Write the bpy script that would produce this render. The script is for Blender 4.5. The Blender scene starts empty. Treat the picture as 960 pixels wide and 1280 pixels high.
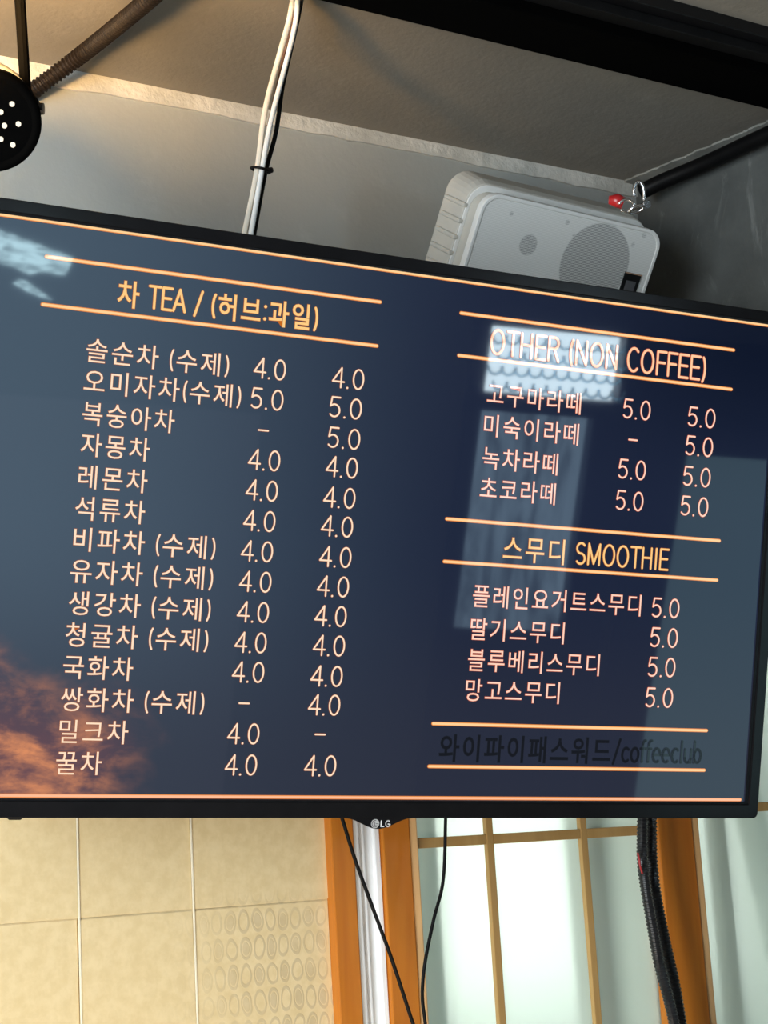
import bpy, bmesh, math, random
from mathutils import Vector, Matrix
random.seed(7)
PI = math.pi
SC = bpy.context.scene
COL = SC.collection

# ------------------------------------------------------------------ camera
# world: X along the back wall, Y into it, Z up.  Columns of CR = image right, image down, view direction
F = 2100.0
CR = Matrix(((0.8523583864, 0.0531610467, 0.5202490598),
             (-0.5197667154, 0.1958541247, 0.8315550032),
             (-0.0576865896, -0.9791910258, 0.1945692483)))
CAM = Vector((0, 0, 1.55))
cd = bpy.data.cameras.new('camera'); cam = bpy.data.objects.new('camera', cd); COL.objects.link(cam)
cd.sensor_fit = 'VERTICAL'; cd.sensor_height = 24.0; cd.lens = F / 1280 * 24.0; cd.clip_start = 0.02
mw = Matrix.Identity(4)
for i in range(3):
    mw[i][0] = CR[i][0]; mw[i][1] = -CR[i][1]; mw[i][2] = -CR[i][2]; mw[i][3] = CAM[i]
cam.matrix_world = mw
SC.camera = cam

# ------------------------------------------------------------------ world, lights, exposure
SC.view_settings.view_transform = 'Standard'; SC.view_settings.look = 'None'
SC.view_settings.gamma = 1; SC.view_settings.use_curve_mapping = False
SC.view_settings.exposure = 0.0
W = bpy.data.worlds.new('world'); SC.world = W; W.use_nodes = True
W.node_tree.nodes['Background'].inputs[0].default_value = (.75, .88, 1, 1)
W.node_tree.nodes['Background'].inputs[1].default_value = 0.6

def area(name, loc, target, sx, sy, power, color):
    l = bpy.data.lights.new(name, 'AREA'); l.shape = 'RECTANGLE'; l.size = sx; l.size_y = sy
    l.energy = power; l.color = color
    o = bpy.data.objects.new(name, l); COL.objects.link(o); o.location = loc
    o.rotation_euler = (Vector(target) - Vector(loc)).to_track_quat('-Z', 'Y').to_euler()
    return o
def point(name, loc, power, color, r=.03):
    l = bpy.data.lights.new(name, 'POINT'); l.energy = power; l.color = color; l.shadow_soft_size = r
    o = bpy.data.objects.new(name, l); COL.objects.link(o); o.location = loc
    return o
area('side_daylight_fill', (-1.12, .35, 1.7), (1.2, 1.7, 2.1), 1.0, 1.3, 78, (.84, .94, 1))  # added cool fill from the left; the left wall has no window
point('warm_ceiling_lamp', (.22, 1.42, 2.30), 3.0, (1, .80, .55), .035)
_l = bpy.data.lights.new('warm_ceiling_fill', 'SPOT'); _l.energy = 30; _l.color = (1, .55, .16); _l.spot_size = math.radians(92); _l.spot_blend = 1.0; _l.shadow_soft_size = .03  # added spot that warms the ceiling corner, no fitting there
_o = bpy.data.objects.new('warm_ceiling_fill', _l); COL.objects.link(_o); _o.location = (.40, 1.36, 2.29)
_o.rotation_euler = (Vector((.58, 1.56, 2.51)) - _o.location).to_track_quat('-Z', 'Y').to_euler()
point('panel_fill_light', (.62, 1.12, .95), 17, (1, .86, .66), .08)  # added warm fill for the lower panels, out of view, no lamp built
area('daylight_beyond_partition', (1.9, 3.4, 1.9), (1.5, 1.9, 1.5), 2.2, 1.6, 52, (.96, 1, .96))

# ------------------------------------------------------------------ geometry helpers
def ray(px, py): return CR @ Vector(((px - 480) / F, (py - 640) / F, 1.0))
YW = 1.8225                      # the back wall
ZC = 2.510                       # the ceiling
def at(px, py, Y): d = ray(px, py); return CAM + d * ((Y - CAM.y) / d.y)
def atz(px, py, Z): d = ray(px, py); return CAM + d * ((Z - CAM.z) / d.z)

def tag(o, label=None, cat=None, group=None, kind=None):
    for k, v in (('label', label), ('category', cat), ('group', group), ('kind', kind)):
        if v: o[k] = v
    return o
def thing(name, label=None, cat=None, loc=(0, 0, 0), mat=None, group=None, kind=None, parent=None):
    o = bpy.data.objects.new(name, None); COL.objects.link(o); o.empty_display_size = .05
    if mat is not None: o.matrix_world = mat
    else: o.location = loc
    o['_m'] = 0
    M = mat.copy() if mat is not None else Matrix.Translation(Vector(loc))
    MATS[o.name] = M
    del o['_m']
    if parent: o.parent = parent
    return tag(o, label, cat, group, kind)
MATS = {}
def obj(name, bm, mat, parent=None, local=False, smooth=False, kind=None, bevel=0):
    """one mesh object; geometry is in world space unless local"""
    if isinstance(bm, bpy.types.Mesh): me = bm
    else:
        if parent is not None and not local:
            M = MATS.get(parent.name)
            if M is not None: bm.transform(M.inverted())
        if smooth:
            for f in bm.faces: f.smooth = True
        me = bpy.data.meshes.new(name); bm.to_mesh(me); bm.free()
        for m in (mat if isinstance(mat, (list, tuple)) else [mat]): me.materials.append(m)
    o = bpy.data.objects.new(name, me); COL.objects.link(o)
    if parent is not None:
        o.parent = parent
        MATS[o.name] = MATS.get(parent.name, Matrix.Identity(4))
    else: MATS[o.name] = Matrix.Identity(4)
    if kind: o['kind'] = kind
    if bevel:
        b = o.modifiers.new('bevel', 'BEVEL'); b.width = bevel; b.segments = 2; b.limit_method = 'ANGLE'; b.angle_limit = math.radians(40)
    return o
def box(bm, x0, x1, y0, y1, z0, z1):
    v = [bm.verts.new(p) for p in ((x0,y0,z0),(x1,y0,z0),(x1,y1,z0),(x0,y1,z0),(x0,y0,z1),(x1,y0,z1),(x1,y1,z1),(x0,y1,z1))]
    for f in ((3,2,1,0),(4,5,6,7),(0,1,5,4),(1,2,6,5),(2,3,7,6),(3,0,4,7)): bm.faces.new([v[i] for i in f])
    return bm
def B(*a): return box(bmesh.new(), *a)
def prism(bm, pts, z0, z1, axes=(0, 1, 2), scale1=None):
    """extrude a closed outline (a,b) between c0 and c1; axes says which world axis a,b,c are"""
    def P(a, b, c):
        q = [0, 0, 0]; q[axes[0]] = a; q[axes[1]] = b; q[axes[2]] = c; return q
    lo = [bm.verts.new(P(a, b, z0)) for a, b in pts]
    hi = [bm.verts.new(P(a, b, z1)) for a, b in (scale1 or pts)]
    n = len(pts)
    bm.faces.new(lo[::-1]); bm.faces.new(hi)
    for i in range(n): bm.faces.new((lo[i], lo[(i+1) % n], hi[(i+1) % n], hi[i]))
    bmesh.ops.recalc_face_normals(bm, faces=bm.faces[:])
    return bm
def rrect(x0, x1, y0, y1, r, n=6):
    out = []
    for cx, cy, a in ((x1-r, y0+r, -PI/2), (x1-r, y1-r, 0), (x0+r, y1-r, PI/2), (x0+r, y0+r, PI)):
        for i in range(n+1):
            t = a + PI/2*i/n; out.append((cx + r*math.cos(t), cy + r*math.sin(t)))
    return out
def catmull(pts, per=8):
    pts = [Vector(p) for p in pts]; P = [pts[0]*2-pts[1]] + pts + [pts[-1]*2-pts[-2]]
    out = []
    for i in range(1, len(P)-2):
        a, b, c, d = P[i-1:i+3]
        for k in range(per):
            t = k/per
            out.append(.5*((2*b) + (c-a)*t + (2*a-5*b+4*c-d)*t*t + (3*b-a-3*c+d)*t**3))
    out.append(pts[-1]); return out
def tube(bm, pts, r, seg=10, rfun=None, flat=1.0):
    """tube along pts; r a number, rfun(i, s) gives the radius at arc length s"""
    up = Vector((.13, .2, .97)); rings = []; s = 0
    for i, p in enumerate(pts):
        t = (pts[min(i+1, len(pts)-1)] - pts[max(i-1, 0)]).normalized()
        if i: s += (pts[i]-pts[i-1]).length
        a = t.cross(up)
        if a.length < .05: a = t.cross(Vector((1, 0, 0)))
        a.normalize(); b = t.cross(a)
        rr = rfun(i, s) if rfun else r
        rings.append([bm.verts.new(p + (a*math.cos(2*PI*k/seg) + b*math.sin(2*PI*k/seg)*flat)*rr) for k in range(seg)])
    for A, Bq in zip(rings, rings[1:]):
        for k in range(seg): bm.faces.new((A[k], A[(k+1) % seg], Bq[(k+1) % seg], Bq[k]))
    bm.faces.new(rings[0][::-1]); bm.faces.new(rings[-1])
    bmesh.ops.recalc_face_normals(bm, faces=bm.faces[:])
    return bm
def resample(pts, step):
    out = [pts[0]]; acc = 0
    for a, b in zip(pts, pts[1:]):
        L = (b-a).length
        if L < 1e-9: continue
        d = step-acc
        while d <= L:
            out.append(a.lerp(b, d/L)); d += step
        acc = (acc+L) % step
    return out
def hose(pts, r, pitch, depth=.14, seg=14):
    """corrugated hose: four rings per corrugation"""
    p = resample(catmull(pts, 16), pitch/4)
    prof = (1, 1, 1-depth, 1-depth)
    return tube(bmesh.new(), p, r, seg, rfun=lambda i, s: r*prof[i % 4])
def lathe(bm, prof, M, seg=32):
    """revolve (radius, height) about local Z, placed with M"""
    rings = []
    for r, h in prof:
        rings.append([bm.verts.new(M @ Vector((r*math.cos(2*PI*k/seg), r*math.sin(2*PI*k/seg), h))) for k in range(seg)])
    for A, Bq in zip(rings, rings[1:]):
        for k in range(seg): bm.faces.new((A[k], A[(k+1) % seg], Bq[(k+1) % seg], Bq[k]))
    bm.faces.new(rings[0][::-1]); bm.faces.new(rings[-1])
    bmesh.ops.recalc_face_normals(bm, faces=bm.faces[:])
    return bm
def frame_m(o, x, y, z):
    M = Matrix.Identity(4)
    for i in range(3): M[i][0] = x[i]; M[i][1] = y[i]; M[i][2] = z[i]; M[i][3] = o[i]
    return M
def zframe(o, z):
    z = Vector(z).normalized(); x = z.orthogonal().normalized(); return frame_m(o, x, z.cross(x), z)

# ------------------------------------------------------------------ materials
class N:
    """tiny node builder"""
    def __init__(s, name):
        s.m = bpy.data.materials.new(name); s.m.use_nodes = True; s.t = s.m.node_tree
        s.bsdf = s.t.nodes['Principled BSDF']
    def n(s, kind, **kw):
        x = s.t.nodes.new('ShaderNode' + kind)
        for k, v in kw.items(): setattr(x, k, v)
        return x
    def put(s, sock, v):
        if isinstance(v, (int, float)): sock.default_value = v
        elif isinstance(v, tuple): sock.default_value = v if len(v) == len(sock.default_value) else v + (1,)
        else: s.t.links.new(v, sock)
    def math(s, op, a, b=0., c=0., clamp=False):
        x = s.n('Math', operation=op, use_clamp=clamp)
        for i, v in enumerate((a, b, c)): s.put(x.inputs[i], v)
        return x.outputs[0]
    def ramp(s, v, a, b, c=0., d=1., smooth=True):
        x = s.n('MapRange', interpolation_type='SMOOTHSTEP' if smooth else 'LINEAR')
        for i, q in enumerate((v, a, b, c, d)): s.put(x.inputs[i], q)
        return x.outputs[0]
    def mix(s, f, a, b, blend='MIX'):
        x = s.n('Mix', data_type='RGBA', blend_type=blend)
        s.put(x.inputs[0], f); s.put(x.inputs[6], a); s.put(x.inputs[7], b); return x.outputs[2]
    def pos(s, world=True):
        o = s.n('NewGeometry').outputs['Position'] if world else s.n('TexCoord').outputs['Object']
        x = s.n('SeparateXYZ'); s.put(x.inputs[0], o); return o, x.outputs[0], x.outputs[1], x.outputs[2]
    def noise(s, vec, scale, detail=4., rough=.55, dist=0., stretch=None):
        if stretch:
            mp = s.n('Mapping'); mp.inputs['Scale'].default_value = stretch; s.put(mp.inputs[0], vec); vec = mp.outputs[0]
        x = s.n('TexNoise'); s.put(x.inputs['Vector'], vec); x.inputs['Scale'].default_value = scale
        x.inputs['Detail'].default_value = detail; x.inputs['Roughness'].default_value = rough; x.inputs['Distortion'].default_value = dist
        return x.outputs[0]
    def bump(s, h, strength=.3, dist=.002):
        x = s.n('Bump'); x.inputs['Strength'].default_value = strength; x.inputs['Distance'].default_value = dist
        s.put(x.inputs['Height'], h); s.put(s.bsdf.inputs['Normal'], x.outputs[0])
    def out(s, color=None, rough=None, metal=None, **kw):
        if color is not None: s.put(s.bsdf.inputs['Base Color'], color)
        if rough is not None: s.put(s.bsdf.inputs['Roughness'], rough)
        if metal is not None: s.put(s.bsdf.inputs['Metallic'], metal)
        for k, v in kw.items(): s.put(s.bsdf.inputs[k.replace('_', ' ')], v)
        return s.m
def plain(name, c, rough=.5, metal=0, mott=.12, scale=40, bump=.1, **kw):
    s = N(name); p = s.pos(False)[0]; z = s.noise(p, scale)
    col = s.mix(s.ramp(z, .3, .7), tuple(x*(1-mott) for x in c), tuple(min(1, x*(1+mott)) for x in c))
    if bump: s.bump(s.noise(p, scale*8, 2.), bump, .0006)
    return s.out(col, rough, metal, **kw)
def glow(name, c, k):
    s = N(name); return s.out((0., 0., 0.), .02, Emission_Color=c, Emission_Strength=float(k))
def lin(r, g, b): return tuple(((x/255+.055)/1.055)**2.4 if x > 10 else x/255/12.92 for x in (r, g, b))

def m_plaster(name, c, c2, sc=3., bump=.35, fine=160):
    s = N(name); p = s.pos()[0]
    a = s.noise(p, sc, 5., .6); b = s.noise(p, sc*9, 4., .6)
    col = s.mix(s.ramp(a, .3, .7), c, c2); col = s.mix(s.math('MULTIPLY', s.ramp(b, .55, .8), .35), col, tuple(x*1.3 for x in c2))
    s.bump(s.math('ADD', s.math('MULTIPLY', b, .8), s.math('MULTIPLY', s.noise(p, fine, 2.), .35)), bump, .004)
    return s.out(col, .8)
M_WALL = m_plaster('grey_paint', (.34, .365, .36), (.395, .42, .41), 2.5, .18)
M_CEIL = m_plaster('ceiling_paint', (.205, .19, .165), (.255, .235, .20), 2.2, .30)
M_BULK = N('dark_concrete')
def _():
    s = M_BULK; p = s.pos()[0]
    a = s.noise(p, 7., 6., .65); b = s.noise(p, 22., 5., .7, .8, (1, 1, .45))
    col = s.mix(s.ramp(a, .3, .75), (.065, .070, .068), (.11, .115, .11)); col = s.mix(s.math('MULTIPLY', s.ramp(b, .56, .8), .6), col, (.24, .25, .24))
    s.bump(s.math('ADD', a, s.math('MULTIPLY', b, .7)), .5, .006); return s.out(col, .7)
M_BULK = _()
def _():
    s = N('raw_plaster_strip'); p = s.pos()[0]
    a = s.noise(p, 18., 5., .65); b = s.noise(p, 70., 3.)
    col = s.mix(s.ramp(a, .35, .7), (.50, .51, .48), (.70, .70, .66)); s.bump(s.math('ADD', a, b), .6, .004); return s.out(col, .85)
M_STRIP = _()
def m_wood(name, c, c2):
    s = N(name); p = s.pos()[0]
    a = s.noise(p, 30., 5., .6, 1.2, (1, 1, .06)); b = s.noise(p, 120., 3., .6, 0., (1, 1, .05))
    k = s.noise(p, 6., 2., .5, 2.5, (1, 1, .3))
    col = s.mix(s.ramp(s.math('ADD', s.math('MULTIPLY', a, .6), s.math('MULTIPLY', k, .4)), .35, .65), c, c2)
    s.bump(s.math('ADD', a, b), .15, .001); return s.out(col, .38)
M_WOOD = m_wood('orange_timber', (.50, .145, .008), (.60, .20, .014))
M_WOODL = m_wood('pale_timber_edge', (.82, .46, .19), (.88, .54, .25))
M_MUNT = m_wood('ochre_timber', (.46, .27, .09), (.54, .33, .12))
def _():
    s = N('beige_embossed_panel'); p, X, Y, Z = s.pos()
    X = s.math('ADD', X, s.math('MULTIPLY', s.math('SUBTRACT', s.noise(p, 22., 2.), .5), .010)); Z = s.math('ADD', Z, s.math('MULTIPLY', s.math('SUBTRACT', s.noise(p, 17., 2.), .5), .012))
    rw = s.math('FLOOR', s.math('DIVIDE', Z, .0310))
    off = s.math('MULTIPLY', s.math('MODULO', rw, 2.), .0)
    cxx = s.math('FLOOR', s.math('DIVIDE', X, .0170))
    fx = s.math('SUBTRACT', s.math('FRACT', s.math('DIVIDE', X, .0170)), .5)
    fz = s.math('SUBTRACT', s.math('FRACT', s.math('DIVIDE', Z, .0310)), .5)
    r = s.math('SQRT', s.math('ADD', s.math('MULTIPLY', fx, fx), s.math('MULTIPLY', fz, fz)))
    ring = s.math('MULTIPLY', s.ramp(r, .28, .34), s.ramp(r, .41, .47, 1., 0.))
    alt = s.math('ABSOLUTE', s.math('MODULO', s.math('ADD', cxx, rw), 2.))
    dot = s.math('MULTIPLY', s.ramp(r, .23, .30, 1., 0.), alt)
    motif = s.math('MAXIMUM', ring, s.math('MULTIPLY', dot, .9))
    n1 = s.noise(p, 9., 4., .6); n2 = s.noise(p, 60., 4., .6)
    msk = s.math('MULTIPLY', s.ramp(X, .80, .93), s.ramp(Z, 1.51, 1.47))
    msk = s.math('ADD', .05, s.math('MULTIPLY', msk, s.ramp(n1, .35, .6, .35, 1.)))
    base = s.mix(s.ramp(n2, .3, .7), (.70, .54, .29), (.78, .62, .36))
    col = s.mix(s.math('MULTIPLY', s.math('MULTIPLY', motif, msk), .42), base, (.42, .33, .22))
    s.bump(s.math('ADD', s.math('MULTIPLY', s.math('MULTIPLY', motif, msk), .5), s.math('MULTIPLY', n2, .5)), .25, .002)
    return s.out(col, .42)
M_PANEL = _()
M_UPVC = plain('white_upvc', (.93, .94, .96), .25, mott=.03, bump=.02)
M_BLACK = plain('black_steel', (.004, .004, .0045), .55, mott=.25, Specular_IOR_Level=.22)
M_BLACKP = plain('black_satin_plastic', (.006, .006, .007), .35, mott=.1, bump=.03, Specular_IOR_Level=.3)
M_BEZEL = plain('black_gloss_bezel', (.008, .008, .009), .14, mott=.1, bump=0, Specular_IOR_Level=.22)
M_RUBBER = plain('black_cable_rubber', (.003, .003, .0035), .5, mott=.2, Specular_IOR_Level=.15)
M_MATTE = plain('matt_black_metal', (.0012, .0012, .0012), .8, mott=.1, Specular_IOR_Level=.02)
M_HOSE = plain('black_corrugated_plastic', (.016, .016, .018), .28, mott=.2, bump=.03)
M_BROWN = plain('brown_corrugated_plastic', (.010, .0065, .0045), .6, Specular_IOR_Level=.2, mott=.2)
M_WCAB = plain('white_cable_sheath', (.80, .80, .78), .35, mott=.04, bump=.03)
M_CCAB = plain('cream_cable_sheath', (.74, .68, .58), .4, mott=.05, bump=.03)
M_PCAB = plain('brown_cable_sheath', (.16, .085, .06), .4)
M_CHROME = plain('zinc_steel', (.62, .62, .64), .22, 1, mott=.1)
M_RED = plain('red_plastic', (.38, .012, .015), .3, mott=.1)
M_SPK = plain('white_cabinet_plastic', (.56, .54, .49), .5, mott=.05, scale=20, bump=.15)
M_SPKF = plain('white_front_rim', (.80, .80, .78), .4, mott=.03, bump=.05)
M_SGREY = plain('grey_groove', (.33, .32, .31), .6)
M_GREYH = plain('grey_lamp_housing', (.42, .42, .39), .45)
M_LED = glow('led_white', (1, .90, .70), 1.3)
M_FLOOR = plain('brown_floor', (.14, .11, .09), .4, scale=6)
M_ROOMW = plain('dim_room_wall', (.17, .18, .20), .8, scale=4)
M_DARKF = plain('dark_window_frame', (.02, .02, .025), .4)
M_OUT = plain('pale_render', (.80, .86, .82), .8, scale=4)
M_OUTP = plain('brown_post_outside', (.40, .31, .19), .7)
M_OUTG = plain('teal_drainpipe', (.26, .40, .38), .6)

def _():                                              # frosted window glass
    s = N('frosted_glass'); p = s.pos()[0]
    g = s.n('BsdfRefraction'); g.inputs['Roughness'].default_value = .60; g.inputs['IOR'].default_value = 1.12; g.inputs['Color'].default_value = (.93, .98, .94, 1)
    t = s.n('BsdfTranslucent'); t.inputs['Color'].default_value = (.80, .87, .81, 1)
    d = s.n('BsdfDiffuse'); d.inputs['Color'].default_value = (.62, .68, .63, 1)
    a = s.n('MixShader'); a.inputs[0].default_value = .5; s.t.links.new(t.outputs[0], a.inputs[1]); s.t.links.new(g.outputs[0], a.inputs[2])
    b = s.n('MixShader'); b.inputs[0].default_value = .30; s.t.links.new(a.outputs[0], b.inputs[1]); s.t.links.new(d.outputs[0], b.inputs[2])
    s.t.links.new(b.outputs[0], s.t.nodes['Material Output'].inputs[0]); return s.m
M_FROST = _()
# ------------------------------------------------------------------ the setting
tag(obj('floor', B(-1.3, 4.4, -2.4, 1.84, -.1, 0), M_FLOOR), kind='structure')
tag(obj('ceiling', B(-1.3, 4.4, -2.4, 2.0, ZC, ZC+.12), M_CEIL), kind='structure')
tag(obj('wall_left', B(-1.42, -1.3, -2.4, 2.0, -.1, ZC+.12), M_ROOMW), kind='structure')
tag(obj('wall_right', B(4.4, 4.52, -2.4, 2.0, -.1, ZC+.12), M_ROOMW), kind='structure')
tag(obj('wall_back_upper', B(-1.3, 1.66, YW, 1.98, 1.96, ZC), M_WALL), kind='structure')
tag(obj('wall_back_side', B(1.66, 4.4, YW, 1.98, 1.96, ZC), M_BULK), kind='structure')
# dark bulkhead standing out from the corner, slightly askew
bm = bmesh.new()
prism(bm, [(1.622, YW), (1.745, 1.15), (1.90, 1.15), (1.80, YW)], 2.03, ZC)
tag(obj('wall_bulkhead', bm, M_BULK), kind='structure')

# ragged strips of bare plaster along the ceiling joints
def strip(name, p0, p1, inward, hgt, axis_z, seed, mat=None):
    rnd = random.Random(seed); bm = bmesh.new(); n = 150; vs = []
    w = 0; e = []
    for i in range(n+1):
        w = w*.82 + rnd.uniform(-1, 1)*.0016; e.append(w + rnd.uniform(-1, 1)*.0004)
    for i in range(n+1):
        p = Vector(p0).lerp(Vector(p1), i/n); h = hgt + e[i]
        if axis_z: q = [p, p + Vector((0, 0, -h)), p + Vector((0, 0, -h)) + inward*.004, p + inward*.005]
        else: q = [p, p + inward*h, p + inward*(h+.0005) + Vector((0, 0, -.003)), p + Vector((0, 0, -.004))]
        vs.append([bm.verts.new(x) for x in q])
    for a, b in zip(vs, vs[1:]):
        for k in range(4): bm.faces.new((a[k], a[(k+1) % 4], b[(k+1) % 4], b[k]))
    bm.faces.new(vs[0]); bm.faces.new(vs[-1]); bmesh.ops.recalc_face_normals(bm, faces=bm.faces[:])
    return tag(obj(name, bm, mat or M_STRIP), kind='structure')
strip('trim_1', (-1.3, YW, ZC), (1.622, YW, ZC), Vector((0, -1, 0)), .0215, True, 3)
dr = (Vector((1.745, 1.15, 0)) - Vector((1.622, YW, 0))).normalized()
strip('trim_2', (1.622, YW, ZC), (1.745, 1.15, ZC), Vector((dr.y, -dr.x, 0)), .024, False, 5, m_plaster('shaded_plaster_strip', (.20, .20, .18), (.34, .34, .31), 18))  # same bare plaster in a darker copy, the corner's dimness put into its colour

# lower wall: embossed panels, each its own piece
wl = tag(obj('wall_back_lower', B(-1.3, 1.035, YW, 1.92, 0, 1.96), M_PANEL), kind='structure')
def panel_mesh(w, h):
    bm = B(0, w, -.006, 0, 0, h)
    bmesh.ops.bevel(bm, geom=[e for e in bm.edges if all(v.co.y < -.001 for v in e.verts)], offset=.0014, segments=2, affect='EDGES')
    me = bpy.data.meshes.new('panel'); bm.to_mesh(me); bm.free(); me.materials.append(M_PANEL); return me
PM = {}
xs = [1.0255, .8455]; 
while xs[-1] > -1.15: xs.append(xs[-1] - .1395)
rp = random.Random(4)
for j in range(6):
    z0 = 1.4905 - .30*(j-1) if j else 1.4905
    z0 = 1.4905 + .3005*(0 - j) if j else 1.4905
    h = .3005 if j else .40
    z0 = 1.4905 - .3005*j
    if z0 < 0: h += z0; z0 = 0
    for a, b in zip(xs, xs[1:]):
        w = a-b-.0004; key = (round(w, 4), round(h, 4))
        if key not in PM: PM[key] = panel_mesh(w, h-.0006)
        o = obj('panel', PM[key], None, wl)
        o.location = (b+.0002, YW-.0003 - rp.uniform(0, .0010), z0+.0003); o.rotation_euler = (rp.uniform(-.004, .001), rp.uniform(-.004, .004), rp.uniform(-.008, .008))

bm = bmesh.new()
for x in xs[1:6]: box(bm, x-.0012, x+.0012, YW-.0078, YW-.006, 0, 1.8)
tag(obj('trim_6', bm, plain('cream_caulk', (.86, .78, .60), .35, mott=.05), bevel=.0005), kind='structure')
# timber header over the partition and the ceiling above it
tag(obj('trim_3', B(1.03, 4.4, YW-.012, 1.95, 1.89, 1.96), M_WOOD, bevel=.003), kind='structure')
tag(obj('trim_4', B(1.0235, 1.0560, YW-.022, YW+.05, 0, 1.89), M_WOOD, bevel=.002), kind='structure')  # timber post beside the panels
# white profile between the posts
bm = bmesh.new(); box(bm, 1.0565, 1.1000, YW-.004, YW+.05, 0, 1.89)
box(bm, 1.0570, 1.0660, YW-.016, YW-.003, 0, 1.89); box(bm, 1.0735, 1.0775, YW-.010, YW-.003, 0, 1.89); box(bm, 1.092, 1.0995, YW-.010, YW-.003, 0, 1.89)
tag(obj('trim_5', bm, M_UPVC, bevel=.0012), kind='structure')

def window(name, x0, x1, sl, sr, ml, mz, munts):
    """timber sash with frosted glass; sl, sr = widths of its stiles"""
    t = thing(name, loc=(x0, YW, 0), kind='structure')
    if sl:
        obj('stile', B(x0, x0+sl-.013, YW-.016, YW+.03, 0, 1.89), M_WOOD, t, bevel=.002)
        bm = B(x0+sl-.0128, x0+sl, YW-.013, YW+.03, 0, 1.89)
        o = obj('bead', bm, M_WOODL, t, bevel=.002); o['label'] = 'pale moulded inner edge of the sash'
    if sr:
        obj('stile', B(x1-sr, x1-.014, YW-.016, YW+.03, 0, 1.89), M_WOOD, t, bevel=.002)
        bm = B(x1-.0138, x1, YW-.013, YW+.03, 0, 1.89)
        o = obj('bead', bm, M_WOODL, t, bevel=.002); o['label'] = 'pale moulded inner edge of the sash'
    a, b = x0+sl, x1-sr
    obj('rail', B(a, b, YW-.010, YW+.03, 0, .10), M_WOOD, t); obj('rail', B(a, b, YW-.010, YW+.03, 1.83, 1.8895), M_WOOD, t)
    edges = [a] + munts + [b]; pass
    for m in munts: obj('muntin', B(m-.0055, m+.0055, YW+.004, YW+.012, .10, 1.83), M_MUNT, t, bevel=.001)
    for z in mz:
        for p, q in zip(edges, edges[1:]): obj('muntin', B(p+.0056, q-.0056, YW+.0045, YW+.012, z-.0065, z+.0065), M_MUNT, t, bevel=.001)
    o = obj('pane', B(a, b, YW+.0122, YW+.016, .10, 1.83), M_FROST, t)
    return t
MZ = [.29, .605, .92, 1.235][:3] + [1.5505]
window('window_1', 1.1005, 1.6200, .0535, .077, 0, [.45, 1.0, 1.5505], [1.2760, 1.4300])
window('window_2', 1.6215, 2.62, 0, .077, 0, [.45, 1.0, 1.5740], [1.80+.11, 2.17, 2.40])
window('window_3', 2.6215, 4.38, 0, .077, 0, [.45, 1.0, 1.5740], [2.95, 3.3, 3.65, 4.0])
# what stands outside behind the frosted glass
tag(obj('outside_wall', B(.3, 5.5, 4.2, 4.3, -.1, 3.2), M_OUT), kind='structure')
tag(obj('outside_ground', B(.3, 5.5, 1.99, 4.2, -.1, 0), M_OUT), kind='structure')
# ------------------------------------------------------------------ television
s_ = .485/574
TVU = Vector((.9911485733, -.1243769059, -.0464208031)); TVV = Vector((.0183241959, -.2181497075, .9757432700)); TVN = Vector((-.1314866135, -.9679571738, -.2139396646))
TVU.normalize(); TVV = (TVV - TVU*TVV.dot(TVU)).normalized(); TVN = TVU.cross(TVV)
if TVN.y > 0: TVN = -TVN
P0 = CAM + ray(471.5, 1022)*F*s_
TM = frame_m(P0, TVU, TVV, TVN)         # local: x right, y up, z out of the screen
def tv(px, py):
    d = ray(px, py); t = (P0-CAM).dot(TVN)/d.dot(TVN); q = CAM + d*t - P0
    return q.dot(TVU), q.dot(TVV)
HW = 574*s_; HT = 701*s_; IB = 19.5*s_; IT = 686*s_; IW = 558*s_
T = thing('television', 'wall-mounted flat television with a black frame showing an orange-lettered menu', 'television', mat=TM)
def ring_bm(o, i, z0, z1):
    bm = bmesh.new(); n = len(o)
    A = [[bm.verts.new((x, y, z)) for x, y in L] for L, z in ((o, z0), (o, z1), (i, z1), (i, z0))]
    for a, b in zip(A, A[1:]+A[:1]):
        for k in range(n): bm.faces.new((a[k], a[(k+1) % n], b[(k+1) % n], b[k]))
    bmesh.ops.recalc_face_normals(bm, faces=bm.faces[:]); return bm
obj('frame', ring_bm(rrect(-HW, HW, 0, HT, .006), rrect(-IW, IW, IB, IT, .002), -.022, .0045), M_BEZEL, T, local=True, bevel=.0012)
obj('inner_edge', ring_bm(rrect(-IW, IW, IB, IT, .002), rrect(-IW+.003, IW-.003, IB+.0022, IT-.0022, .0015), -.004, .0025), M_BLACKP, T, local=True)
bm = bmesh.new(); prism(bm, rrect(-HW+.02, HW-.02, .03, HT-.08, .02), -.022, -.0225+.0006)
prism(bm, rrect(-HW*.80, HW*.80, .05, HT*.72, .02), -.0225, -.050)
obj('back_cover', bm, M_BLACKP, T, local=True)
# logo chin
pts = []
for i in range(33):
    u = -1+2*i/32; pts.append((u*.0385, -.0112*(math.cos(PI*u)*.5+.5)))
pts += [(.0385, .004), (-.0385, .004)]
bm = bmesh.new(); prism(bm, pts, -.010, .0040); chin = obj('logo_chin', bm, M_BEZEL, T, local=True)
bm = bmesh.new(); x0 = tv(22, 1024)[0]
prism(bm, [(x0-.012, .001), (x0-.007, -.0035), (x0+.004, -.0035), (x0+.010, .001)], -.018, -.006); obj('sensor_tab', bm, M_BLACKP, T, local=True)

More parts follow.
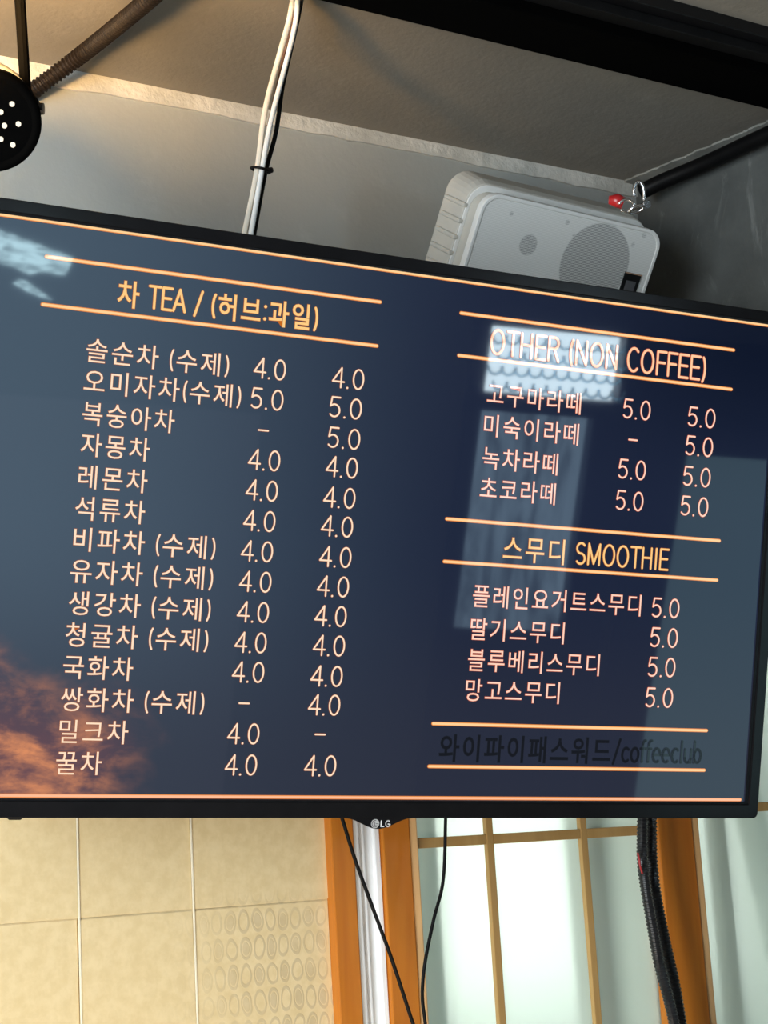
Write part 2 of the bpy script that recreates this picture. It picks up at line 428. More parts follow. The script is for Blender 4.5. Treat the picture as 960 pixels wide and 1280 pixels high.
# ---- display: dusk sky with lit clouds at the lower left (flat picture on the screen)
def _():
    s = N('display_picture'); p, X, Y, Z = s.pos(False)
    left = s.ramp(X, .12, -.46); low = s.ramp(Y, .30, .02)
    c = s.mix(left, lin(27, 36, 58), lin(70, 88, 104))
    c = s.mix(s.math('MULTIPLY', s.ramp(X, .05, .45), s.ramp(Y, .34, .56)), c, lin(12, 21, 40))
    c = s.mix(s.math('MULTIPLY', low, .75), c, lin(44, 48, 62))
    far = s.math('SQRT', s.math('ADD', s.math('POWER', s.math('MULTIPLY', s.math('ADD', X, .47), .85), 2.), s.math('POWER', s.math('MULTIPLY', s.math('SUBTRACT', Y, .015), 1.3), 2.)))
    wob = s.noise(p, 9., 4., .6)
    m = s.ramp(s.math('ADD', far, s.math('MULTIPLY', s.math('SUBTRACT', wob, .5), .16)), .215, .09)
    n1 = s.noise(p, 16., 6., .58, .35, (.8, 1.5, 1)); n2 = s.noise(p, 40., 5., .6, .2, (.7, 1.4, 1))
    c = s.mix(s.math('MULTIPLY', m, .8), c, lin(104, 72, 80))
    hot = s.math('MULTIPLY', m, s.ramp(s.math('ADD', s.math('MULTIPLY', n1, .75), s.math('MULTIPLY', n2, .25)), .43, .68))
    c = s.mix(s.math('MULTIPLY', hot, .9), c, lin(244, 156, 100))
    return s.out((.002, .002, .003), .028, Emission_Color=c, Emission_Strength=1., IOR=1.5)
M_DISP = _()
scr = obj('display', B(-IW+.001, IW-.001, IB+.001, IT-.001, -.006, .0), M_DISP, T, local=True)
M_TXT = glow('lettering_cream', lin(255, 226, 196), 1.0); M_TXE = glow('lettering_edge', lin(176, 92, 46), 1.0)
M_HED = glow('lettering_amber', lin(255, 206, 134), 1.0); M_HEE = glow('lettering_amber_edge', lin(196, 104, 30), 1.0)
M_RUL = glow('rule_amber', lin(255, 206, 148), 1.05); M_RUE = glow('rule_edge', lin(236, 138, 62), 1.0)
M_RUR = glow('rule_coral', lin(255, 190, 150), 1.0); M_TXR = glow('lettering_edge_coral', lin(226, 110, 74), 1.0)
M_TXH = glow('lettering_peach', lin(255, 204, 160), 1.0)
M_TXP = glow('lettering_pink', lin(255, 214, 192), 1.0)
M_DIM = glow('lettering_dark', lin(24, 27, 34), 1.0); M_DIE = glow('lettering_dark_edge', lin(30, 34, 42), 1.0)

# Latin letters and figures drawn with a round pen: (advance, strokes) in a box one high
def arc(cx, cy, rx, ry, a0, a1, n=14):
    return [(cx+rx*math.cos(math.radians(a0+(a1-a0)*i/n)), cy+ry*math.sin(math.radians(a0+(a1-a0)*i/n))) for i in range(n+1)]
G = {
 '0': (.60, [arc(.26, .5, .22, .46, 0, 360, 26)]),
 '4': (.60, [[(.40, .03), (.40, .96), (.03, .30), (.53, .30)]]),
 '5': (.60, [[(.47, .96), (.13, .96), (.08, .53)] + arc(.25, .33, .22, .29, 125, -140, 16)]),
 '.': (.30, [[(.09, .04), (.095, .045)]]),
 '-': (.50, [[(.06, .46), (.42, .46)]]),
 'O': (.74, [arc(.33, .5, .28, .46, 0, 360, 26)]), 'T': (.60, [[(.02, .96), (.54, .96)], [(.28, .96), (.28, .04)]]),
 'H': (.68, [[(.07, .96), (.07, .04)], [(.53, .96), (.53, .04)], [(.07, .52), (.53, .52)]]),
 'E': (.58, [[(.50, .96), (.07, .96), (.07, .04), (.50, .04)], [(.07, .52), (.45, .52)]]),
 'F': (.55, [[(.49, .96), (.07, .96), (.07, .04)], [(.07, .52), (.43, .52)]]),
 'R': (.63, [[(.07, .04), (.07, .96), (.30, .96)] + arc(.30, .74, .20, .22, 90, -90, 10) + [(.07, .52)], [(.31, .52), (.53, .04)]]),
 'N': (.69, [[(.07, .04), (.07, .96), (.54, .04), (.54, .96)]]), 'M': (.82, [[(.07, .04), (.07, .96), (.36, .08), (.65, .96), (.65, .04)]]),
 'C': (.68, [arc(.34, .5, .28, .46, 48, 312, 20)]), 'I': (.28, [[(.11, .96), (.11, .04)]]),
 'S': (.62, [arc(.28, .73, .21, .23, 35, 270, 14) + arc(.28, .27, .22, .23, 90, -145, 14)]),
 'A': (.66, [[(.02, .04), (.29, .96), (.56, .04)], [(.12, .34), (.46, .34)]]),
 '(': (.32, [arc(.40, .46, .30, .66, 132, 228, 12)]), ')': (.32, [arc(-.12, .46, .30, .66, 48, -48, 12)]),
 '/': (.46, [[(.36, 1.0), (.04, -.06)]]), ' ': (.34, []), ':': (.26, [[(.09, .18), (.095, .185)], [(.09, .72), (.095, .725)]]),
 'c': (.50, [arc(.26, .34, .20, .30, 50, 310, 16)]), 'o': (.54, [arc(.25, .34, .20, .30, 0, 360, 20)]),
 'f': (.34, [arc(.27, .80, .14, .18, 80, 180, 6) + [(.13, .04)], [(.02, .62), (.28, .62)]]),
 'e': (.53, [[(.06, .36), (.45, .36)] + arc(.255, .34, .20, .30, 4, 305, 18)]),
 'l': (.22, [[(.09, .98), (.09, .04)]]), 'u': (.52, [[(.07, .63), (.07, .25)] + arc(.24, .25, .17, .21, 180, 300, 8) + [(.42, .22)], [(.42, .63), (.42, .04)]]),
 'b': (.55, [[(.08, .98), (.08, .04)], arc(.27, .34, .19, .30, 0, 360, 20)]),
}
def pen(bm, line, r, z, mi, k=10):
    P = [Vector((x, y, z)) for x, y in line]
    fs = []
    for p in P:
        fs.append([p + Vector((r*math.cos(2*PI*i/k), r*math.sin(2*PI*i/k), 0)) for i in range(k)])
    for a, b in zip(P, P[1:]):
        d = b-a
        if d.length < 1e-7: continue
        n = Vector((-d.y, d.x, 0)).normalized()*r; fs.append([a-n, b-n, b+n, a+n])
    for f in fs:
        fc = bm.faces.new([bm.verts.new(v) for v in f]); fc.material_index = mi
def latin(txt, w=.09):
    """strokes of the whole word in em units, advance"""
    x = 0; L = []
    for ch in txt:
        adv, st = G[ch]; L += [[(x+a, b) for a, b in s] for s in st]; x += adv
    return L, x
FD = bpy.data.curves.new('lettering_source', 'FONT')
FO = bpy.data.objects.new('lettering_source', FD); COL.objects.link(FO)
def hangul_mesh(txt, off):
    FD.body = txt; FD.size = 1; FD.offset = off; FD.resolution_u = 3; FD.fill_mode = 'BOTH' if FD.dimensions == '3D' else 'FRONT'
    FD.dimensions = '2D'; FD.fill_mode = 'BOTH'
    FO.data = FD; bpy.context.view_layer.update()
    dg = bpy.context.evaluated_depsgraph_get(); me = bpy.data.meshes.new_from_object(FO.evaluated_get(dg))
    return me
Z1, Z0 = .00075, .00045
NAMES = {}
def add_mesh(bm, me, sx, sy, ox, oy, z, mi):
    vs = [bm.verts.new((v.co.x*sx+ox, v.co.y*sy+oy, z)) for v in me.vertices]
    for p in me.polygons:
        try: f = bm.faces.new([vs[i] for i in p.vertices]); f.material_index = mi
        except ValueError: pass
    bpy.data.meshes.remove(me)
def is_h(ch): return ord(ch) > 0x1100
def text(name, txt, p0, p1, hpx, mats, bold=0.0, sp=.0, edge=.015):
    """fit txt between two points on the screen; runs of Hangul and of Latin alike"""
    u0, v0 = tv(*p0); u1, v1 = tv(*p1); vc = (v0+v1)/2
    xm, ym = (p0[0]+p1[0])/2, (p0[1]+p1[1])/2
    H = (tv(xm, ym-hpx/2)[1] - tv(xm, ym+hpx/2)[1])
    # runs
    runs = []
    for ch in txt:
        k = is_h(ch)
        if runs and runs[-1][0] == k: runs[-1][1] += ch
        else: runs.append([k, ch])
    x = 0; items = []
    for k, r in runs:
        if k:
            for ch in r:
                items.append((True, ch, x)); x += 1.0 + sp
        else:
            L, adv = latin(r); items.append((False, L, x)); x += adv*.88
    # extents
    lo, hi = 1e9, -1e9; cache = []
    for k, r, xo in items:
        if k:
            me = hangul_mesh(r, bold-.004); me2 = hangul_mesh(r, bold-.004+edge)
            # the font's em: hangul about .92 wide and .88 high
            xs_ = [v.co.x for v in me.vertices]; lo = min(lo, xo+min(xs_)); hi = max(hi, xo+max(xs_)); cache.append((me, me2))
        else:
            pts = [a*.88 for l in r for a, b in l]
            if pts: lo = min(lo, xo+min(pts)); hi = max(hi, xo+max(pts))
            cache.append(None)
    sx = (u1-u0)/(hi-lo); sy = H
    bm = bmesh.new(); pr = (.034+bold*.75)
    for (k, r, xo), c in zip(items, cache):
        ox = u0 + (xo-lo)*sx
        if k:
            add_mesh(bm, c[0], sx, sy*1.08, ox, vc - .385*sy*1.08, Z1, 0)
            add_mesh(bm, c[1], sx, sy*1.08, ox, vc - .385*sy*1.08, Z0, 1)
        else:
            for l in r:
                pts = [(ox + a*.88*sx, vc + (b-.5)*sy*(.88)) for a, b in l]
                rad = pr*sy
                if len(l) == 2 and abs(l[0][0]-l[1][0]) < .01 and abs(l[0][1]-l[1][1]) < .01: rad *= 1.25
                pen(bm, pts, rad, Z1, 0); pen(bm, pts, rad + edge*sy, Z0, 1)
    return obj(name, bm, mats, scr, local=True)
def rule(p0, p1, wpx, mats, name='divider_line'):
    u0, v0 = tv(*p0); u1, v1 = tv(*p1); v = (v0+v1)/2; w = wpx*s_*.93/2; bm = bmesh.new()
    pen(bm, [(u0, v), (u1, v)], w*.62, Z1, 0); pen(bm, [(u0, v), (u1, v)], w, Z0, 1)
    return obj(name, bm, mats, scr, local=True)
RU = [M_RUL, M_RUE]; TX = [M_TXT, M_TXE]; HD = [M_HED, M_HEE]; TP = [M_TXP, M_TXR]; RR = [M_RUR, M_RUE]; HC = [M_TXH, M_TXR]
# border rules
b0, b1 = tv(480, 337.5), tv(480, 997)
def rule_uv(u0, u1, v, w):
    bm = bmesh.new(); pen(bm, [(u0, v), (u1, v)], w*.31, Z1, 0); pen(bm, [(u0, v), (u1, v)], w*.5, Z0, 1)
    return obj('border_line', bm, RU if v > .3 else RR, scr, local=True)
rule_uv(-IW+.010, IW-.008, b0[1], 4.6*s_); rule_uv(-IW+.010, tv(925, 999)[0], b1[1], 4.6*s_)
for a, b in (((58, 320.5), (475, 378)), ((53, 380.5), (471, 432.5)), ((576, 392), (917, 437)), ((573, 445), (914, 486)),
             ((558, 648.5), (899, 676)), ((555, 702), (896, 725)), ((541, 904.5), (883, 913)), ((536, 957.5), (880, 963))):
    rule(a, b, 5.2, RU)
text('menu_heading', '차 TEA / (허브:과일)', (147, 367), (396, 397), 33, HD, bold=.018)
text('menu_heading', 'OTHER (NON COFFEE)', (614, 428.5), (881, 459.5), 36, HC, bold=.008)
text('menu_heading', '스무디 SMOOTHIE', (629, 687), (835, 697.5), 32, HD, bold=.006)
L0, L1 = tv(108, 439), tv(69.5, 953)
rows = ['솔순차 (수제)', '오미자차(수제)', '복숭아차', '자몽차', '레몬차', '석류차', '비파차 (수제)', '유자차 (수제)', '생강차 (수제)',
        '청귤차 (수제)', '국화차', '쌍화차 (수제)', '밀크차', '꿀차']
ends = [(285, 456), (300, 495), (218, 526), (187, 561), (184, 601), (181, 640), (268, 684), (265, 722), (262, 761), (259, 799), (166, 836), (254, 878), (160, 915), (127, 954)]
starts = [(108, 438), (105, 476), (103, 517), (101, 556), (98, 596), (94, 635), (92, 674), (88, 714), (86, 754), (82, 794), (79, 833), (76, 874), (74, 914), (70, 953)]
for t_, a, b in zip(rows, starts, ends): text('menu_item', t_, a, b, 30, TX, bold=.004)
c1 = [(337, 461, '4.0'), (334, 499, '5.0'), (329, 537, '-'), (330, 575, '4.0'), (327, 613, '4.0'), (324, 651, '4.0'), (321, 689, '4.0'), (319, 727, '4.0'),
      (316, 765, '4.0'), (313, 803, '4.0'), (310, 840, '4.0'), (305, 878, '-'), (304, 917, '4.0'), (301, 956, '4.0')]
c2 = [(435, 473, '4.0'), (432, 510, '5.0'), (430, 548, '5.0'), (427, 584, '4.0'), (424, 622, '4.0'), (421, 658, '4.0'), (419, 696, '4.0'), (416, 733, '4.0'),
      (413, 770, '4.0'), (411, 807, '4.0'), (408, 845, '4.0'), (405, 881, '4.0'), (400, 917, '-'), (400, 957, '4.0')]
for x, y, t_ in c1 + c2:
    w = 20 if t_ != '-' else 7; sl = (1023-y)/(5230-x)
    text('menu_price', t_, (x-w+1, y-sl*w), (x+w-1, y+sl*w), 30, TX)
for t_, a, b in (('고구마라떼', (609, 493), (726, 503)), ('미숙이라떼', (605, 532), (723, 542)), ('녹차라떼', (603, 573), (697, 579)), ('초코라떼', (600, 611), (694, 616)),
                 ('플레인요거트스무디', (591, 746), (801, 755)), ('딸기스무디', (588, 786), (705, 791)), ('블루베리스무디', (585, 825), (749, 830.5)), ('망고스무디', (582, 862), (699, 866))):
    text('menu_item', t_, a, b, 28, TP, bold=.002)
for x, y, t_ in ((796, 512, '5.0'), (877, 522, '5.0'), (791, 549, '-'), (874, 558, '5.0'), (790, 587, '5.0'), (871, 596, '5.0'), (787, 626, '5.0'), (868, 633, '5.0'),
                 (832, 760, '5.0'), (830, 797, '5.0'), (827, 834, '5.0'), (824, 872, '5.0')):
    w = 17 if t_ != '-' else 6; sl = (1023-y)/(5230-x)
    text('menu_price', t_, (x-w+1, y-sl*w), (x+w-1, y+sl*w), 28, TP)
o = text('menu_footer', '와이파이패스워드/coffeeclub', (549, 935), (876, 940), 33, [M_DIM, M_DIE], bold=.012)
o['label'] = 'dim grey lettering between two rules'
bpy.data.objects.remove(FO); bpy.data.curves.remove(FD)

# maker's badge: a round face mark and two letters
M_LOGO = plain('pale_grey_print', (.72, .73, .75), .35, mott=0, bump=0); M_LOGOD = plain('dark_print', (.10, .10, .11), .4, mott=0, bump=0)
bm = bmesh.new(); lu, lv = tv(467, 1028.7); R_ = .0048
pen(bm, [(lu, lv), (lu+1e-6, lv)], R_, .0042, 0, 28)
for st in ([(lu-.0004, lv+.0024), (lu-.0004, lv-.0020), (lu+.0014, lv-.0020)], arc(lu, lv, .0036, .0036, 80, 360, 18) + [(lu+.0010, lv)]): pen(bm, st, .0003, .00425, 1, 8)
pen(bm, [(lu-.0019, lv+.0016), (lu-.0019, lv+.0017)], .0005, .00426, 1, 8)
x = lu + .0068
for st in ([(x, lv+.0030), (x, lv-.0030), (x+.0034, lv-.0030)], [(x+.0054+.0026+a, lv+b) for a, b in arc(0, 0, .0026, .0031, 50, 345, 16)] + [(x+.0054+.0028, lv-.0004)]): pen(bm, st, .00065, .0042, 0, 8)
obj('maker_badge', bm, [M_LOGO, M_LOGOD], chin, local=True)
# arm that holds the set on the wall
Pm = P0 + TVU*.0 + TVV*.33 - TVN*.050
bmk = thing('television_bracket', 'black steel arm holding the television to the grey wall', 'bracket', loc=Pm)
bm = bmesh.new(); box(bm, -.11, .11, -.10, .10, -.0605, -.0505); bm.transform(Matrix.Translation(TVV*.33) @ TM)
obj('set_plate', bm, M_BLACK, bmk)
we = Vector((Pm.x+.06, YW, Pm.z+.20)); obj('wall_plate', B(we.x-.05, we.x+.05, YW-.008, YW, we.z-.11, we.z+.11), M_BLACK, bmk)
a0 = P0 + TVV*.33 - TVN*.055
obj('arm', tube(bmesh.new(), [a0, a0 - TVN*.06, Vector((we.x, YW-.004, we.z))], .016, 10), M_BLACK, bmk)

# ------------------------------------------------------------------ black channel across the ceiling
zb = ZC-.045
y_far = atz(700, 74, zb).y; y_near = atz(877, 21, zb).y
bt = thing('ceiling_channel', 'long black steel channel running across the ceiling in front of the wall', 'channel', loc=(1.5, y_far, ZC))
obj('underside', B(-1.2, 4.3, y_far-.075, y_far, zb, ZC), M_MATTE, bt, bevel=.002)
yn = atz(877, 21, ZC-.012).y
obj('flange', B(-1.2, 4.3, yn, y_far-.0755, ZC-.016, ZC), M_BLACKP, bt, bevel=.001)
obj('lip', B(-1.2, 4.3, y_far-.094, y_far-.0757, ZC-.030, ZC-.0165), M_BLACK, bt, bevel=.001)

# ------------------------------------------------------------------ loudspeaker, tilted down
tl = math.radians(34)
m_out = Vector((0, -math.cos(tl), -math.sin(tl))); v_up = Vector((0, -math.sin(tl), math.cos(tl))); u_r = Vector((1, 0, 0))
rollm = Matrix.Rotation(math.radians(-1.8), 3, m_out) @ Matrix.Rotation(math.radians(1.0), 3, 'Z')
m_out = rollm @ m_out; v_up = rollm @ v_up; u_r = rollm @ u_r
YF = 1.60
TLc = at(607, 237, YF); TRc = at(837, 274, YF); SWd = (TRc-TLc).length; SHt = .160; SD = .086
SM = frame_m(TLc, u_r, v_up, m_out)       # local: x right, y up (0 at the top edge), z out
S = thing('wall_loudspeaker', 'white plastic loudspeaker tilted down on the grey wall above the television', 'loudspeaker', mat=SM)
def rr(dx, dt, db, r): return rrect(dx, SWd-dx, -SHt+db, -dt, r, 7)
bm = bmesh.new()
layers = [(rrect(-.001, SWd-.004, -SHt-.004, .010, .030, 7), -SD), (rrect(-.001, SWd-.002, -SHt-.002, .008, .030, 7), -SD*.55), (rrect(-.0005, SWd, -SHt, .004, .028, 7), -.034)]
rings = [[bm.verts.new((x, y, z)) for x, y in L] for L, z in layers]
for a, b in zip(rings, rings[1:]):
    for k in range(len(a)): bm.faces.new((a[k], a[(k+1) % len(a)], b[(k+1) % len(a)], b[k]))
bm.faces.new(rings[0][::-1]); bm.faces.new(rings[-1]); bmesh.ops.recalc_face_normals(bm, faces=bm.faces[:])
obj('cabinet', bm, M_SPK, S, local=True, bevel=.002)
obj('edge_highlight', ring_bm(rrect(.0005, SWd-.001, -SHt, .003, .028, 7), rr(.006, .006, .004, .024), -.034, -.0315), M_SPKF, S, local=True, bevel=.001)  # white ring that draws the highlight along the cabinet's edge
bm = bmesh.new(); prism(bm, rr(.006, .005, .003, .025), -.034, -.013); obj('collar', bm, M_SPK, S, local=True, bevel=.001)
bm = bmesh.new(); prism(bm, rr(.009, .008, .006, .022), -.013, -.009); obj('groove', bm, M_SGREY, S, local=True)
obj('rim', ring_bm(rr(.001, .001, 0, .026), rr(.0065, .0065, .006, .021), -.009, .0015), M_SPKF, S, local=True, bevel=.0012)
def _():
    s = N('perforated_grille'); p, X, Y, Z = s.pos(False)
    ln = s.ramp(s.math('ABSOLUTE', s.math('SUBTRACT', s.math('FRACT', s.math('DIVIDE', Y, .0021)), .5)), .2, .36)
    ln2 = s.ramp(s.math('ABSOLUTE', s.math('SUBTRACT', s.math('FRACT', s.math('DIVIDE', X, .0021)), .5)), .1, .4)
    hole = s.math('MULTIPLY', ln, s.math('ADD', .5, s.math('MULTIPLY', ln2, .5)))
    def disc(cx, cy, r, e=.0015):
        d = s.math('SQRT', s.math('ADD', s.math('POWER', s.math('SUBTRACT', X, cx), 2.), s.math('POWER', s.math('SUBTRACT', Y, cy), 2.)))
        return s.ramp(d, r-e, r+e, 1., 0.)
    dk = disc(WX, WY, .056)
    dk = s.math('MAXIMUM', dk, s.math('MULTIPLY', disc(TX_, TY_, .0135), s.math('ADD', .45, s.math('MULTIPLY', s.noise(p, 330., 2.), .8))))
    for a, b, r in MARKS: dk = s.math('MAXIMUM', dk, s.math('MULTIPLY', disc(a, b, r, .001), .6))
    col = s.mix(hole, (.82, .82, .80), (.72, .72, .70)); col = s.mix(s.math('MULTIPLY', dk, s.ramp(hole, 0., 1., .30, 1.)), col, (.17, .17, .17))
    s.bump(hole, .25, .0008); return s.out(col, .5)
def sp(px, py):
    d = ray(px, py); n = m_out; q = CAM + d*((TLc-CAM).dot(n)/d.dot(n)) - TLc; return q.dot(u_r), q.dot(v_up)
WX, WY = sp(743, 331); TX_, TY_ = sp(660, 306)
MARKS = [(*sp(639, 267), .0030), (*sp(709, 278), .0034), (*sp(717, 294), .0024), (*sp(805, 294), .0036), (*sp(791, 306), .0030)]
bm = bmesh.new(); prism(bm, rr(.0066, .0066, .0062, .021), -.009, .0005); obj('grille', bm, _(), S, local=True)
bx0, by1 = sp(781, 339); bx1, by0 = sp(802, 341); 
bg = obj('badge', B(bx0, bx1, by1-.034, by1, .0006, .0022), M_BLACKP, S, local=True, bevel=.0006); bg['label'] = 'black badge at the lower right of the grille'
obj('badge_edge', B(bx0, bx1, by1-.0015, by1-.0002, .0022, .0028), plain('copper_print', (.5, .3, .2), .4, mott=0), bg, local=True)
obj('badge_mark', B(bx0+.006, bx1-.006, by1-.024, by1-.011, .0022, .0026), plain('grey_print', (.10, .10, .11), .4, mott=0), bg, local=True)
for k in range(6):                       # ribs moulded in the left side
    y = -.028 - .021*k
    obj('rib', B(-.0050, .002, y-.0030, y+.0030, -SD+.006, -.030), M_SPK, S, local=True, bevel=.0018)
obj('wall_bracket', tube(bmesh.new(), [SM @ Vector((SWd*.5, -.07, -SD+.004)), Vector(((SM @ Vector((SWd*.5, -.07, 0))).x, YW, (SM @ Vector((0, -.07, -SD))).z))], .012, 10), M_BLACK, S)

# ------------------------------------------------------------------ padlock chain and insulated pipe in the corner
pts = [at(803, 237, 1.785), atz(830, 226, ZC-.022) , at(880, 203, 1.66), at(960, 168, 1.545), at(1040, 128, 1.43)]
pp = [atz(x, y, ZC-dz) for x, y, dz in ((801, 240, .040), (830, 226, .032), (880, 205, .026), (960, 168, .024), (1050, 128, .024))]
obj_pipe = tag(obj('insulated_pipe', tube(bmesh.new(), catmull(pp, 8), .0115, 14), M_RUBBER, smooth=True), 'black insulated pipe running along the top of the dark side wall', 'pipe')
def loop(c, ax, ay, a, b, r, n=22, a0=0, a1=360):
    pts = [c + ax*(a*math.cos(math.radians(a0+(a1-a0)*i/n))) + ay*(b*math.sin(math.radians(a0+(a1-a0)*i/n))) for i in range(n+1)]
    return tube(bmesh.new(), pts, r, 8)
cx_, cy_, cz_ = (Vector((CR[0][i], CR[1][i], CR[2][i])) for i in range(3))
YC = 1.745
def near(px, py, d=1.90): return CAM + ray(px, py)*d
pc = near(797, 240)
sh = thing('pipe_clamp', 'silver U-shaped steel clamp round the end of the black pipe', 'clamp', loc=pc)
obj('shackle', loop(near(799, 241), cx_*.97 + cy_*.25, cy_, .0060, .0125, .0020, 20, 150, 395), M_CHROME, sh, smooth=True)
obj('nut', lathe(bmesh.new(), [(.0048, -.003), (.0048, .003)], zframe(near(808, 256), cx_*.3-cz_), 6), M_CHROME, sh)
obj('bolt', tube(bmesh.new(), [near(790, 262), near(812, 252)], .0022, 8), M_CHROME, sh)
ch = thing('red_carabiner', 'small red-handled steel carabiner hooked behind the loudspeaker corner', 'carabiner', loc=near(780, 254, 1.89))
obj('handle', tube(bmesh.new(), [near(761, 250, 1.89), near(771, 250.5, 1.89), near(779, 254, 1.89)], .0075, 12, rfun=lambda i, s: (.0045, .0078, .0070)[i]), M_RED, ch, smooth=True)
obj('hook', loop(near(783, 257, 1.885), cx_, cy_*.9+cz_*.2, .0085, .0070, .0018, 20, 190, 500), M_CHROME, ch, smooth=True)
obj('link', loop(near(795, 262, 1.885), cx_*.9-cy_*.3, cy_*.5+cz_*.6, .0090, .0060, .0018), M_CHROME, ch, smooth=True)

# ------------------------------------------------------------------ spot lamp at the left
ld = 1.60
fc = CAM + ray(-13, 152)*ld
ax = (cx_*-.22 + cy_*-.40 + cz_*.89).normalized()
LM = zframe(fc, ax); rL = 64*ld/F
L = thing('spot_lamp', 'black-faced ceiling spot lamp with small round lights at the left edge', 'lamp', loc=fc)
obj('housing', lathe(bmesh.new(), [(rL*.97, .010), (rL*.95, .055), (rL*.80, .115), (rL*.62, .150), (rL*.3, .158)], LM, 40), M_GREYH, L, smooth=True)
obj('face_ring', lathe(bmesh.new(), [(rL*.80, .004), (rL*.84, -.004), (rL*.97, -.004), (rL, .002), (rL, .014), (rL*.9, .0145)], LM, 48), M_MATTE, L, smooth=True)
obj('face', lathe(bmesh.new(), [(rL*.82, .008), (rL*.82, .001)], LM, 40), M_MATTE, L)
k = 0
ex = (cx_ - ax*cx_.dot(ax)).normalized(); ey = (cy_ - ax*cy_.dot(ax)).normalized()
lp = [(15, 130), (1, 140), (5.6, 157), (23, 155), (16, 181), (1, 174), (-9, 152), (-26, 140), (-26, 166), (-12, 186), (-12, 124), (-38, 152)]
for a, b in lp:
    d_ = ray(a, b); c = CAM + d_*((fc-CAM).dot(ax)/d_.dot(ax))
    obj('light_point', lathe(bmesh.new(), [(.0025, .001), (.0025, -.0012)], Matrix.Translation(c-fc) @ LM, 12), M_LED, L)
kb = CAM + ray(47, 136)*(ld+.015)
obj('knob', lathe(bmesh.new(), [(.0055, -.004), (.0065, 0), (.0055, .006)], zframe(kb, cx_), 12), M_BLACKP, L)
rod_b = CAM + ray(32, 112)*(ld+.03); rod_t = atz(20, -130, ZC)
dcl = CAM + ray(25, 0)*(ld+.03)
rt = rod_b + (dcl-rod_b)*((ZC-rod_b.z)/(dcl.z-rod_b.z))
obj('stem', tube(bmesh.new(), [kb + cy_*.0, rod_b, rt], .0056, 10), M_MATTE, L)

# brown conduit with ribs
cp = [at(36, 118, YW-.004), at(46, 110, 1.80), at(110, 62, 1.74), atz(190, -4, ZC-.030), atz(262, -70, ZC-.018), atz(330, -135, ZC-.012)]
tag(obj('corrugated_conduit', hose(cp, .0106, .0054, .16), M_BROWN), 'brown corrugated conduit rising from behind the spot lamp to the ceiling', 'conduit')

# ------------------------------------------------------------------ cables to the ceiling
YK = 1.57
top = [atz(374, -25, ZC+.002)]
def cab(name, pts, r, mat, label, flat=1., cat='cable', group=None, Y=YK):
    P = [p if isinstance(p, Vector) else at(p[0], p[1], p[2] if len(p) > 2 else Y) for p in pts]
    return tag(obj(name, tube(bmesh.new(), catmull(P, 8), r, 10, flat=flat), mat, smooth=True), label, cat, group)
cab('power_cable', [(299, 330), (307, 285), (321, 215), (331, 140), (346, 80), (360, 30, 1.535), (366, 0, 1.515), atz(369, -14, ZC-.047)], .0032, M_CCAB, 'cream cable, left one of the tied bundle rising from the television to the ceiling')
cab('signal_cable', [(307, 330), (315, 285), (327, 215), (339, 150), (357, 80), (369, 30, 1.530), (372, 0, 1.508), atz(373, -14, ZC-.047)], .0030, M_WCAB, 'bright white cable in the middle of the tied bundle above the television', Y=YK-.0065)
cab('thin_cable', [(312, 330), (319, 285), (332, 215), (345, 165), (353, 110), (363, 65), (371, 30, 1.538), (377, 0, 1.518), atz(380, -14, ZC-.047)], .0026, M_RUBBER, 'black cable on the right of the tied bundle above the television', Y=YK+.0005)
cab('brown_cable', [(308, 330), (315, 285), (327, 213), (335, 160), (346, 110), (357, 60), (366, 30, 1.545), (370, 0, 1.524), atz(371, -14, ZC-.047)], .0018, M_PCAB, 'brown cable glimpsed between the two white cables of the bundle', Y=YK+.008)
zt = thing('cable_tie', 'black plastic cable tie round the white and black cable bundle', 'cable tie', loc=at(326, 213, YK))
obj('band', tube(bmesh.new(), [at(326, 213, YK) + cx_*(.0105*math.cos(a)) + cz_*(-.002+.0125*math.sin(a)) + cy_*(.0022*math.cos(a)) for a in [2*PI*i/24 for i in range(25)]], .0016, 8), M_RUBBER, zt, smooth=True)
obj('lock', tube(bmesh.new(), [at(332, 213.5, YK-.008), at(340, 212.5, YK-.008)], .0033, 8), M_RUBBER, zt)

# ------------------------------------------------------------------ cables and hoses below the television
cab('thin_cable', [(415, 985), (428, 1024), (444, 1075), (466, 1135), (490, 1200), (517, 1282), (540, 1350), Vector((1.20, 1.72, .8)), Vector((1.22, 1.74, .3)), Vector((1.25, 1.72, .004))], .0022, M_RUBBER, 'thin black cable slanting down right in front of the white frame', Y=1.72)
cab('thin_cable', [(557, 985), (557, 1024), (554, 1100), (542, 1150), (531, 1205), (528, 1245), (532, 1284), (538, 1360), Vector((1.13, 1.74, .7)), Vector((1.12, 1.73, .004))], .0021, M_RUBBER, 'thin black cable curving down in front of the left side of the frosted window', Y=1.74)
hp = [(812, 975), (813, 1025), (814, 1075), (819, 1120), (831, 1180), (842, 1230), (851, 1284), (860, 1350)]
tag(obj('corrugated_hose', hose([at(x, y, 1.735) for x, y in hp] + [Vector((1.56, 1.735, .7)), Vector((1.57, 1.735, .01))], .0088, .0050), M_HOSE), 'thick black corrugated hose hanging before the right timber post, right one of two', 'hose')
hp = [(803, 975), (803, 1025), (803, 1075), (807, 1110), (814, 1150), (824, 1205), (836, 1250), (845, 1290), (858, 1350)]
tag(obj('corrugated_hose', hose([at(x, y, 1.712) for x, y in hp] + [Vector((1.535, 1.712, .7)), Vector((1.53, 1.712, .01))], .0074, .0048), M_HOSE), 'thinner black corrugated hose crossing over the thick one below the television', 'hose')
cab('red_wire', [(797, 1066), (799, 1074), (800, 1082), (803, 1092)], .0013, M_RED, 'short stretch of red wire showing between the two black hoses', cat='wire', Y=1.70)

